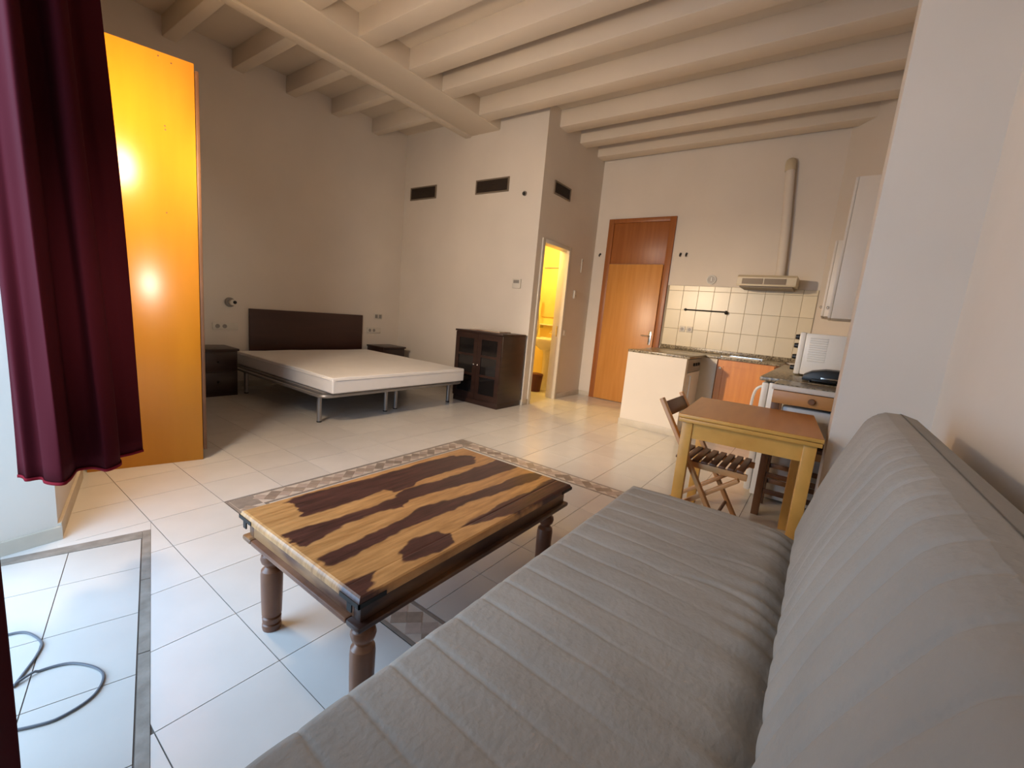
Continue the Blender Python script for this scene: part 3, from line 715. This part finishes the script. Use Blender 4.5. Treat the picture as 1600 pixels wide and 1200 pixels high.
t = thing('switch_plate', 'small switch plate higher on the wall right of the headboard', 'switch', (4.33, Y1, 0.965))
B('cover_plate', PLASTIC, t, -0.075, 0.075, -0.01, -0.0008, -0.042, 0.042, bevel=0.003)
for k in (-1, 1): B('rocker', GREYP, t, k*0.035-0.024, k*0.035+0.024, -0.015, -0.0095, -0.028, 0.028, bevel=0.002)

# ------------------------------------------------------------------ dark glass cabinet
GC = thing('display_cabinet', 'low dark wood cabinet with two glazed doors against the vent wall', 'cabinet')
cx0, cx1, cy0, cy1, ch = 4.20, 4.70, 3.20, 3.965, 0.92
B('base_plinth', DARKW, GC, cx0+0.01, cx1, cy0+0.01, cy1-0.01, 0.0, 0.07, bevel=0.003)
B('side_panel', DARKW, GC, cx0+0.02, cx1, cy0, cy0+0.022, 0.07, ch, bevel=0.002)
B('side_panel', DARKW, GC, cx0+0.02, cx1, cy1-0.022, cy1, 0.07, ch, bevel=0.002)
B('back_panel', DARKW, GC, cx1-0.015, cx1, cy0+0.022, cy1-0.022, 0.07, ch)
B('bottom_panel', DARKW, GC, cx0+0.02, cx1-0.015, cy0+0.022, cy1-0.022, 0.07, 0.09)
B('top_panel', DARKW, GC, cx0-0.01, cx1, cy0-0.008, cy1+0.008, ch, ch+0.024, bevel=0.003)
for z in (0.36, 0.64): B('shelf', DARKW, GC, cx0+0.04, cx1-0.015, cy0+0.022, cy1-0.022, z, z+0.018)
ym = (cy0+cy1)/2
for k, (a_, b_) in enumerate(((cy0+0.003, ym-0.002), (ym+0.002, cy1-0.003))):
    m = MB(); s_ = 0.062
    m.box(cx0, cx0+0.02, a_, a_+s_, 0.075, ch-0.004).box(cx0, cx0+0.02, b_-s_, b_, 0.075, ch-0.004)
    m.box(cx0, cx0+0.02, a_+s_, b_-s_, 0.075, 0.15).box(cx0, cx0+0.02, a_+s_, b_-s_, ch-0.075, ch-0.004).box(cx0+0.002, cx0+0.018, a_+s_, b_-s_, 0.37, 0.40).box(cx0+0.002, cx0+0.018, a_+s_, b_-s_, 0.62, 0.65)
    d_ = m.build('glazed_door', DARKW, GC)
    for z0, z1 in ((0.15, 0.37), (0.40, 0.62), (0.65, ch-0.075)):
        B('pane', GLASSD, d_, cx0+0.008, cx0+0.012, a_+s_, b_-s_, z0, z1)
    MB().sphere((cx0-0.014, (b_-0.03) if k == 0 else (a_+0.03), 0.52), 0.013).build('knob', CHROME, d_)
t = thing('booklet', 'thin brown booklet lying flat on the dark glazed cabinet', 'booklet', (4.45, 3.60, ch+0.0245), 0.06)
B('cover', PAPER, t, -0.13, 0.13, -0.24, 0.24, 0.0, 0.012, bevel=0.002)
B('pages', PLASTIC, t, -0.125, 0.125, -0.235, 0.235, 0.003, 0.0145)

# ------------------------------------------------------------------ vents and wall gadgets
def vent(label, c, wdt, hgt, axis):
    t = thing('air_vent', label, 'vent', c, 0, 'brown air vents high on the walls')
    def bx(n_, m_, a0, a1, d0, d1, z0, z1, p=t):
        if axis == 'x': return B(n_, m_, p, -d1, -d0, a0, a1, z0, z1)
        return B(n_, m_, p, a0, a1, -d1, -d0, z0, z1)
    w2, h2 = wdt/2, hgt/2
    bx('backing', VENTM, -w2+0.015, w2-0.015, 0.0008, 0.003, -h2+0.015, h2-0.015)
    bx('frame_side', VENTF, -w2, -w2+0.02, 0.0008, 0.014, -h2, h2); bx('frame_side', VENTF, w2-0.02, w2, 0.0008, 0.014, -h2, h2)
    bx('frame_rail', VENTF, -w2+0.02, w2-0.02, 0.0008, 0.014, h2-0.018, h2); bx('frame_rail', VENTF, -w2+0.02, w2-0.02, 0.0008, 0.014, -h2, -h2+0.018)
    nsl = 7
    for k in range(nsl):
        z = -h2+0.028+(hgt-0.056)*k/(nsl-1)
        bx('slat', VENTM, -w2+0.02, w2-0.02, 0.003, 0.011, z-0.004, z+0.004)
vent('brown slatted vent at the inner corner above the bed foot', (X2, 5.36, 2.885), 0.57, 0.19, 'x')
vent('brown slatted vent high above the dark glazed cabinet', (X2, 4.005, 2.868), 0.575, 0.185, 'x')
vent('brown slatted vent high above the bathroom door', (5.215, Y3, 2.86), 0.43, 0.165, 'y')
t = thing('thermostat', 'small square thermostat on the wall above the dark glazed cabinet', 'thermostat', (X2, 3.445, 1.595))
B('case', PLASTIC, t, -0.025, -0.0008, -0.066, 0.066, -0.06, 0.06, bevel=0.004)
B('display', GREYP, t, -0.027, -0.0245, -0.045, 0.045, 0.005, 0.045)
t = thing('ceiling_sensor', 'tiny dark bracket on the wall between two vents', 'sensor', (X2, 3.45, 2.725))
MB().lathe([(0.03, -0.0008), (0.03, -0.02), (0.02, -0.028)], (0, 0, 0), 14, 'x').build('base', GREYP, t)
MB().sphere((-0.04, -0.01, -0.01), 0.022).build('head', BLACK, t)
t = thing('intercom', 'small ivory intercom box beside the bathroom door', 'intercom', (5.86, Y3, 1.565))
B('case', PLASTIC, t, -0.035, 0.035, -0.025, -0.0008, -0.06, 0.06, bevel=0.004); B('button', GREYP, t, -0.012, 0.012, -0.028, -0.0245, -0.03, -0.008)
t = thing('light_switch', 'white light switch below the intercom beside the bathroom door', 'switch', (5.68, Y3, 0.99))
B('cover_plate', WHITE, t, -0.045, 0.045, -0.01, -0.0008, -0.042, 0.042, bevel=0.003); B('rocker', PLASTIC, t, -0.028, 0.028, -0.015, -0.0095, -0.028, 0.028, bevel=0.002)
t = thing('pull_cord_box', 'narrow plastic strip on the wall high between bathroom door and front door', 'wall box', (5.98, Y3, 2.0))
B('case', PLASTIC, t, -0.012, 0.012, -0.014, -0.0008, -0.1, 0.1, bevel=0.003); B('cap', GREYP, t, -0.010, 0.010, -0.016, -0.0135, 0.06, 0.09)
def hook(label, y, z):
    t = thing('coat_hook', label, 'hook', (X4, y, z), 0, 'coat hooks near the front door')
    MB().lathe([(0.016, -0.0008), (0.016, -0.006)], (0, 0, 0.01), 12, 'x').build('base', BLACK, t)
    MB().tube([(-0.005, 0, 0.02), (-0.012, 0, -0.01), (-0.03, 0, -0.03), (-0.045, 0, -0.018), (-0.045, 0, 0.0)], 0.006).build('hook_arm', BLACK, t)
hook('dark coat hook on the wall left of the front door', 3.085, 2.22)
hook('dark coat hook right of the front door, nearer the door', 1.87, 2.22)
hook('dark coat hook right of the front door, nearer the range hood', 1.79, 2.22)

# ------------------------------------------------------------------ bathroom
t = thing('washbasin', 'yellow-lit ceramic pedestal washbasin seen through the bathroom door', 'washbasin', (6.1, 3.72, 0))
MB().lathe([(0.09, 0), (0.085, 0.05), (0.07, 0.3), (0.075, 0.6), (0.10, 0.68)], (0.05, 0, 0), 20).build('pedestal', CERAM, t)
m = MB(); m.lathe([(0.10, 0.66), (0.18, 0.72), (0.245, 0.80), (0.25, 0.845), (0.235, 0.85), (0.19, 0.80), (0.05, 0.74)], (0, 0, 0), 28); m.build('bowl', CERAM, t)
B('back_ledge', CERAM, t, 0.12, 0.258, -0.23, 0.23, 0.80, 0.86, bevel=0.01)
MB().tube([(0.17, 0, 0.86), (0.17, 0, 0.95), (0.10, 0, 0.97), (0.06, 0, 0.94)], 0.011).build('tap', CHROME, t)
t = thing('bathroom_shelf', 'small shelf above the washbasin in the bathroom', 'shelf', (6.36, 3.84, 1.06))
B('board', CERAM, t, -0.13, -0.0008, -0.20, 0.20, 0, 0.02, bevel=0.003); B('bracket', CHROME, t, -0.1, -0.0008, -0.16, -0.15, -0.05, -0.0005); B('bracket', CHROME, t, -0.1, -0.0008, 0.15, 0.16, -0.05, -0.0005)
t = thing('bathroom_mirror', 'framed mirror on the yellow bathroom wall', 'mirror', (6.36, 3.86, 1.62))
B('mirror_frame', BATHW, t, -0.02, -0.0008, -0.2, 0.2, -0.42, 0.42, bevel=0.003); B('top_rail', GREYP, t, -0.035, -0.0205, -0.2, 0.2, 0.38, 0.40)
t = thing('shower_hose', 'thin dark shower hose hanging in the bathroom', 'shower hose', (6.18, 4.02, 1.2))
MB().tube(catmull([(0, 0.0, 0.25), (0.0, -0.01, 0.1), (0.02, -0.03, -0.1), (0.0, -0.035, -0.3), (-0.02, 0.0, -0.42), (0.0, 0.05, -0.3)], 6), 0.009).build('hose', GREYP, t)
MB().lathe([(0.02, 0.2), (0.028, 0.28), (0.022, 0.38)], (0, 0, 0), 12).build('handset', BLACK, t)
t = thing('waste_bin', 'dark red waste bin on the bathroom floor', 'bin', (5.86, 3.73, 0))
MB().lathe([(0.095, 0), (0.12, 0.25), (0.125, 0.26)], (0, 0, 0), 24).build('bucket', REDBIN, t); MB().lathe([(0.126, 0.26), (0.12, 0.285), (0.04, 0.30)], (0, 0, 0), 24).build('lid', REDBIN, t)
t = thing('bathroom_lamp', 'glowing round lamp on the bathroom ceiling', 'lamp', (5.35, 4.0, 2.6))
MB().lathe([(0.07, -0.0008), (0.07, -0.03)], (0, 0, 0), 18, 'z').build('base', CHROME, t); MB().sphere((0, 0, -0.09), 0.07).build('globe', BULBB, t)
light('bathroom_light', 'POINT', (5.35, 4.0, 2.42), 60, (1.0, 0.70, 0.20), shadow_soft_size=0.08)

# ------------------------------------------------------------------ kitchen
PZ = 0.885
PN = thing('peninsula', 'white plastered half-wall peninsula in front of the front door', 'peninsula')
B('front_wall', WALL, PN, 4.97, 5.05, 1.225, 1.90, 0.0, PZ)
B('side_wall', WALL, PN, 5.05, 5.72, 1.83, 1.90, 0.0, PZ)
B('skirting', BASEB, PN, 4.958, 4.97, 1.215, 1.91, 0.0, 0.08, bevel=0.003)
WT = thing('granite_worktop', 'brown granite kitchen worktop running along the tiled wall', 'worktop')
B('peninsula_slab', GRANITE, WT, 4.975, 5.74, 1.20, 1.905, PZ+0.001, PZ+0.03, bevel=0.004)
B('wall_slab', GRANITE, WT, 5.74, X4-0.002, 0.40, 1.96, PZ+0.001, PZ+0.03, bevel=0.004)
B('upstand', GRANITE, WT, X4-0.022, X4-0.0125, 0.21, 1.965, PZ+0.03, PZ+0.085, bevel=0.002)
t = thing('dishwasher', 'white appliance with knobs built into the side of the peninsula', 'appliance')
B('body', WHITE, t, 5.06, 5.64, 1.25, 1.82, 0.005, PZ-0.004, bevel=0.004)
d_ = B('front_door', WHITE, t, 5.075, 5.63, 1.222, 1.249, 0.10, 0.72, bevel=0.006)
B('control_panel', GREYP, t, 5.075, 5.63, 1.226, 1.2495, 0.735, PZ-0.01, bevel=0.004)
MB().tube([(5.11, 1.225, 0.69), (5.11, 1.195, 0.69), (5.11, 1.195, 0.20), (5.11, 1.225, 0.20)], 0.010).build('door_handle', PLASTIC, d_)
for x in (5.3, 5.4, 5.5): MB().lathe([(0.02, 0.0), (0.017, -0.02)], (x, 1.226, 0.81), 16, 'y').build('knob', BLACK, t)
t = thing('end_panel', 'white end panel between the appliance and the orange sink cabinet', 'panel')
B('board', WHITEM, t, 5.748, 5.77, 1.065, 1.80, 0.0, PZ-0.003, bevel=0.002); B('edge_strip', PLASTIC, t, 5.742, 5.7475, 1.065, 1.075, 0.0, PZ-0.003)
t = thing('sink_cabinet', 'orange wood kitchen cabinet under the sink', 'cabinet')
B('carcass', KITW, t, 5.77, X4-0.002, 0.45, 1.06, 0.08, PZ-0.001)
B('plinth', DOORF, t, 5.82, X4-0.01, 0.45, 1.06, 0.0, 0.08)
for (a_, b_) in ((0.46, 1.05),):
    m = MB(); s_ = 0.06
    m.box(5.748, 5.769, a_, a_+s_, 0.09, PZ-0.01).box(5.748, 5.769, b_-s_, b_, 0.09, PZ-0.01).box(5.748, 5.769, a_+s_, b_-s_, 0.09, 0.15).box(5.748, 5.769, a_+s_, b_-s_, PZ-0.08, PZ-0.01).box(5.757, 5.768, a_+s_, b_-s_, 0.15, PZ-0.08)
    d_ = m.build('cabinet_door', KITW, t)
    MB().sphere((5.738, b_-0.03, 0.78), 0.016).build('knob', WHITE, d_)
t = thing('sink', 'pale inset sink on the granite worktop', 'sink', (6.0, 0.82, PZ+0.031))
m = MB(); m.box(-0.2, 0.2, -0.22, -0.19, 0, 0.008).box(-0.2, 0.2, 0.19, 0.22, 0, 0.008).box(-0.2, -0.17, -0.19, 0.19, 0, 0.008).box(0.17, 0.2, -0.19, 0.19, 0, 0.008)
m.build('rim', CHROME, t); B('basin_floor', CHROME, t, -0.17, 0.17, -0.19, 0.19, 0.0002, 0.002)
B('draining_tray', PLASTIC, t, -0.26, -0.21, -0.2, 0.2, 0.0, 0.012, bevel=0.003)

H = thing('range_hood', 'cream range hood with brown filters and a flue pipe', 'range hood')
hy0, hy1 = 0.42, 1.03
m = MB(); m.prism([(5.93, 0), (X4-0.013, 0), (X4-0.013, 0.115), (5.96, 0.115), (5.93, 0.088)], hy0, hy1)
for v in m.bm.verts: v.co = Vector((v.co.x, v.co.z, 1.80+v.co.y))
m.build('body', HOODM, H)
B('underside', HOODF, H, 5.96, X4-0.02, hy0+0.03, hy1-0.03, 1.772, 1.7995)
for k in range(2):
    y0 = hy0+0.10+k*0.235
    f_ = B('front_filter', HOODF, H, 5.922, 5.9295, y0, y0+0.22, 1.808, 1.872)
B('front_lip', HOODM, H, 5.915, 5.929, hy0, hy1, 1.785, 1.802, bevel=0.002)
MB().tube(catmull([(6.29, 0.625, 1.90), (6.29, 0.66, 2.5), (6.29, 0.72, 3.18)], 8), 0.050, 20).build('flue_pipe', WALL, H)
MB().tube(catmull([(6.29, 0.72, 3.17), (6.292, 0.727, 3.22), (6.31, 0.73, 3.265), (6.357, 0.735, 3.28)], 8), 0.056, 20).build('flue_elbow', HOODM, H)
t = thing('wall_clock', 'small round white dial on the wall above the tiles', 'clock', (X4, 1.415, 1.89))
MB().lathe([(0.062, -0.0008), (0.062, -0.02), (0.052, -0.026), (0.048, -0.02)], (0, 0, 0), 28, 'x').build('rim', WHITE, t)
MB().lathe([(0.047, -0.0195), (0.047, -0.021)], (0, 0, 0), 24, 'x').build('dial', GREYP, t)
B('hand', WHITE, t, -0.024, -0.022, -0.004, 0.004, -0.02, 0.03)
t = thing('utensil_rail', 'dark iron utensil rail mounted on the cream tiles', 'rail', (X4, 1.43, 1.475))
MB().tube([(-0.045, 0.26, 0), (-0.045, -0.26, 0)], 0.008).build('bar', IRON, t)
for y in (-0.26, 0.26): MB().lathe([(0.02, -0.0115), (0.012, -0.05)], (0, y, 0), 12, 'x').build('mount', IRON, t)
MB().sphere((-0.05, -0.27, -0.012), 0.022).build('end_knob', IRON, t)
t = thing('kitchen_socket', 'double ivory socket on the cream backsplash tiles', 'socket', (X4, 1.645, 1.206))
for y in (-0.05, 0.05):
    c_ = B('cover_plate', PLASTIC, t, -0.021, -0.0115, y-0.04, y+0.04, -0.04, 0.04, bevel=0.003)
    MB().lathe([(0.022, -0.0208), (0.022, -0.0225)], (0, y, 0), 16, 'x').build('insert', GREYP, c_)
# right-hand counter
t = thing('side_counter', 'granite topped counter on the right with white edging', 'worktop')
MB().prism([(3.63, YK+0.004), (5.50, YK+0.004), (5.735, -0.27), (5.735, 0.37), (3.63, 0.37)], PZ+0.001, PZ+0.03).build('slab', GRANITE, t, bevel=0.004)
B('support_panel', WHITEM, t, 4.30, 5.48, YK+0.01, 0.30, 0.0, PZ)
t = thing('fridge', 'white undercounter fridge with a curved handle below the granite counter', 'fridge')
B('body', WHITE, t, 3.66, 4.24, -0.24, 0.305, 0.02, 0.875, bevel=0.006)
d_ = B('door', WHITE, t, 3.66, 4.24, 0.308, 0.352, 0.04, 0.872, bevel=0.01)
MB().tube(catmull([(3.70, 0.35, 0.84), (3.70, 0.385, 0.81), (3.70, 0.40, 0.74), (3.70, 0.40, 0.62), (3.70, 0.385, 0.55), (3.70, 0.35, 0.52)], 6), 0.010).build('door_handle', WHITE, d_)
MW = thing('microwave', 'white microwave oven with side vent slots on the right counter', 'microwave', (4.2, -0.28, PZ+0.031))
B('body', WHITE, MW, 0, 0.5, 0, 0.44, 0.015, 0.345, bevel=0.008)
fp = B('front_panel', WHITE, MW, 0.0, 0.5, 0.441, 0.482, 0.012, 0.35, bevel=0.01)
for z in (0.08, 0.17, 0.26, 0.33): MB().lathe([(0.022, 0), (0.018, 0.03)], (0.05, 0.482, z-0.02), 14, 'y').build('knob', BLACK, fp)
for k in range(11): B('vent_slot', WHITE, MW, -0.005, 0.0015, 0.29, 0.41, 0.125+k*0.018, 0.134+k*0.018, bevel=0.002, seg=1)
for x in (0.05, 0.45):
    for y in (0.05, 0.38): MB().lathe([(0.015, 0.0), (0.015, 0.016)], (x, y, 0), 10).build('foot', BLACK, MW)
t = thing('sandwich_toaster', 'low black arched sandwich toaster in front of the white microwave', 'toaster', (3.78, -0.05, PZ+0.031))
pf = [(-0.17, 0.012), (-0.165, 0.045), (-0.12, 0.075), (-0.04, 0.095), (0.05, 0.098), (0.12, 0.085), (0.17, 0.05), (0.175, 0.012)]
m = MB(); m.prism([(y, z) for y, z in pf], -0.11, 0.11)
for v in m.bm.verts: v.co = Vector((v.co.z, -v.co.x, v.co.y))
m.build('body', BLACK, t, bevel=0.006)
B('silver_badge', CHROME, t, -0.114, -0.109, -0.06, 0.06, 0.03, 0.042, bevel=0.001); B('handle', BLACK, t, -0.15, -0.105, -0.03, 0.11, 0.012, 0.028, bevel=0.004)
for x in (-0.08, 0.08):
    for y in (-0.12, 0.12): MB().lathe([(0.012, 0.0), (0.012, 0.014)], (x, y, 0), 8).build('foot', BLACK, t)
# wall cabinets
def wcab(label, x0, x1, yf, z0, z1):
    t = thing('wall_cabinet', label, 'cabinet', (0, 0, 0), 0, 'white kitchen wall cabinets')
    B('carcass', WHITEM, t, x0, x1, YK+0.003, yf-0.02, z0, z1, bevel=0.003)
    d_ = B('cabinet_door', WHITEM, t, x0+0.002, x1-0.002, yf-0.019, yf, z0+0.002, z1-0.002, bevel=0.003)
    MB().sphere((x0+0.06, yf+0.01, z0+0.08), 0.012).build('knob', CHROME, d_)
wcab('tall white wall cabinet above the microwave, side toward the viewer', 4.10, 4.60, 0.047, 1.385, 2.40)
wcab('shorter white wall cabinet behind the tall one, nearer the range hood', 4.605, 5.2, 0.105, 1.42, 2.05)
# trolley
TR = thing('kitchen_trolley', 'wooden kitchen trolley with a drawer and slatted shelves beside the pillar', 'trolley')
tx0, tx1, ty0, ty1 = 3.29, 3.60, -0.40, 0.245
B('top_slab', WHITEM, TR, tx0-0.015, tx1, ty0, ty1+0.01, 0.872, 0.905, bevel=0.004)
B('top_inlay', GRANITE, TR, tx0-0.005, tx1-0.005, ty0+0.01, ty1, 0.9051, 0.912)
for x in (tx0, tx1-0.045):
    for y in (ty0, ty1-0.045): B('post', CARTW, TR, x, x+0.045, y, y+0.045, 0.0, 0.872, bevel=0.003)
B('drawer_case', CARTW, TR, tx0+0.05, tx1-0.05, ty0+0.05, ty1-0.05, 0.79, 0.868)
dr = B('drawer', CARTL, TR, tx0-0.012, tx0+0.012, ty0+0.02, ty1+0.0, 0.785, 0.868, bevel=0.003)
MB().lathe([(0.012, -0.012), (0.02, -0.024), (0.016, -0.034)], (tx0, 0.03, 0.826), 16, 'x').build('knob', CARTW, dr)
B('white_basket', WHITE, TR, tx0+0.05, tx1-0.05, ty0+0.06, ty1-0.06, 0.56, 0.765, bevel=0.01)
for k in range(6):
    x = tx0+0.02+k*0.048
    B('shelf_slat', CARTW, TR, x, x+0.034, ty0+0.02, ty1-0.02, 0.50, 0.518, bevel=0.002)
for x in (tx0+0.008, tx1-0.03): B('shelf_rail', CARTL, TR, x, x+0.02, ty0+0.046, ty1-0.046, 0.455, 0.50)
for z in (0.275, 0.16):
    for x in (tx0+0.008, tx1-0.03): B('lower_rail', CARTW, TR, x, x+0.02, ty0+0.046, ty1-0.046, z, z+0.032, bevel=0.002)

# ------------------------------------------------------------------ dining table and folding chair
DT = thing('dining_table', 'small pine extending dining table with a brown veneer top', 'table', (2.42, 0.595, 0), math.radians(4.5))
LX, LY = 0.77, 0.655        # local: x away, y to the right (negative)
B('upper_leaf', PINE, DT, 0, LX, -LY, 0, 0.731, 0.749, bevel=0.002)
B('top_veneer', TTOP, DT, 0.004, LX-0.004, -LY+0.004, -0.004, 0.7491, 0.7512)
B('lower_leaf', PINE, DT, 0.003, LX-0.003, -LY+0.003, -0.003, 0.708, 0.728, bevel=0.002)
for x in (0.02, LX-0.075):
    for y in (-0.075, -LY+0.02): B('leg', PINE, DT, x, x+0.055, y, y+0.055, 0, 0.708, bevel=0.004)
B('apron', PINE, DT, 0.028, 0.048, -LY+0.075, -0.075, 0.62, 0.708); B('apron', PINE, DT, LX-0.048, LX-0.028, -LY+0.075, -0.075, 0.62, 0.708)
B('apron', PINE, DT, 0.075, LX-0.075, -0.048, -0.028, 0.62, 0.708); B('apron', PINE, DT, 0.075, LX-0.075, -LY+0.028, -LY+0.048, 0.62, 0.708)
CH = thing('folding_chair', 'wooden folding chair with slatted seat tucked under the dining table', 'chair', (2.72, 0.0, 0), 0.0)
for s_ in (-1, 1):
    MB().bar((s_*0.20, 0.25, 0.0), (s_*0.20, 0.725, 0.80), 0.022, 0.042, (1,0,0)).build('back_post', CHAIRW, CH, bevel=0.004)
    MB().bar((s_*0.172, 0.80, 0.0), (s_*0.172, 0.27, 0.43), 0.022, 0.038, (1,0,0)).build('leg', CHAIRW, CH, bevel=0.004)
    MB().bar((s_*0.148, 0.235, 0.446), (s_*0.148, 0.60, 0.452), 0.022, 0.036, (0,0,1)).build('seat_rail', CHAIRW, CH, bevel=0.004)
for k in range(8):
    y = 0.255+k*0.046
    B('seat_slat', CHAIRD, CH, -0.165, 0.165, y, y+0.033, 0.466, 0.480, bevel=0.003)
MB().bar((-0.19, 0.690, 0.742), (0.19, 0.690, 0.742), 0.014, 0.085, (0, 0.53, 0.85)).build('backrest', CHAIRD, CH, bevel=0.003)
MB().tube([(-0.19, 0.36, 0.165), (0.19, 0.36, 0.165)], 0.010).build('stretcher', CHAIRD, CH)
MB().tube([(-0.16, 0.68, 0.10), (0.16, 0.68, 0.10)], 0.010).build('stretcher', CHAIRD, CH)
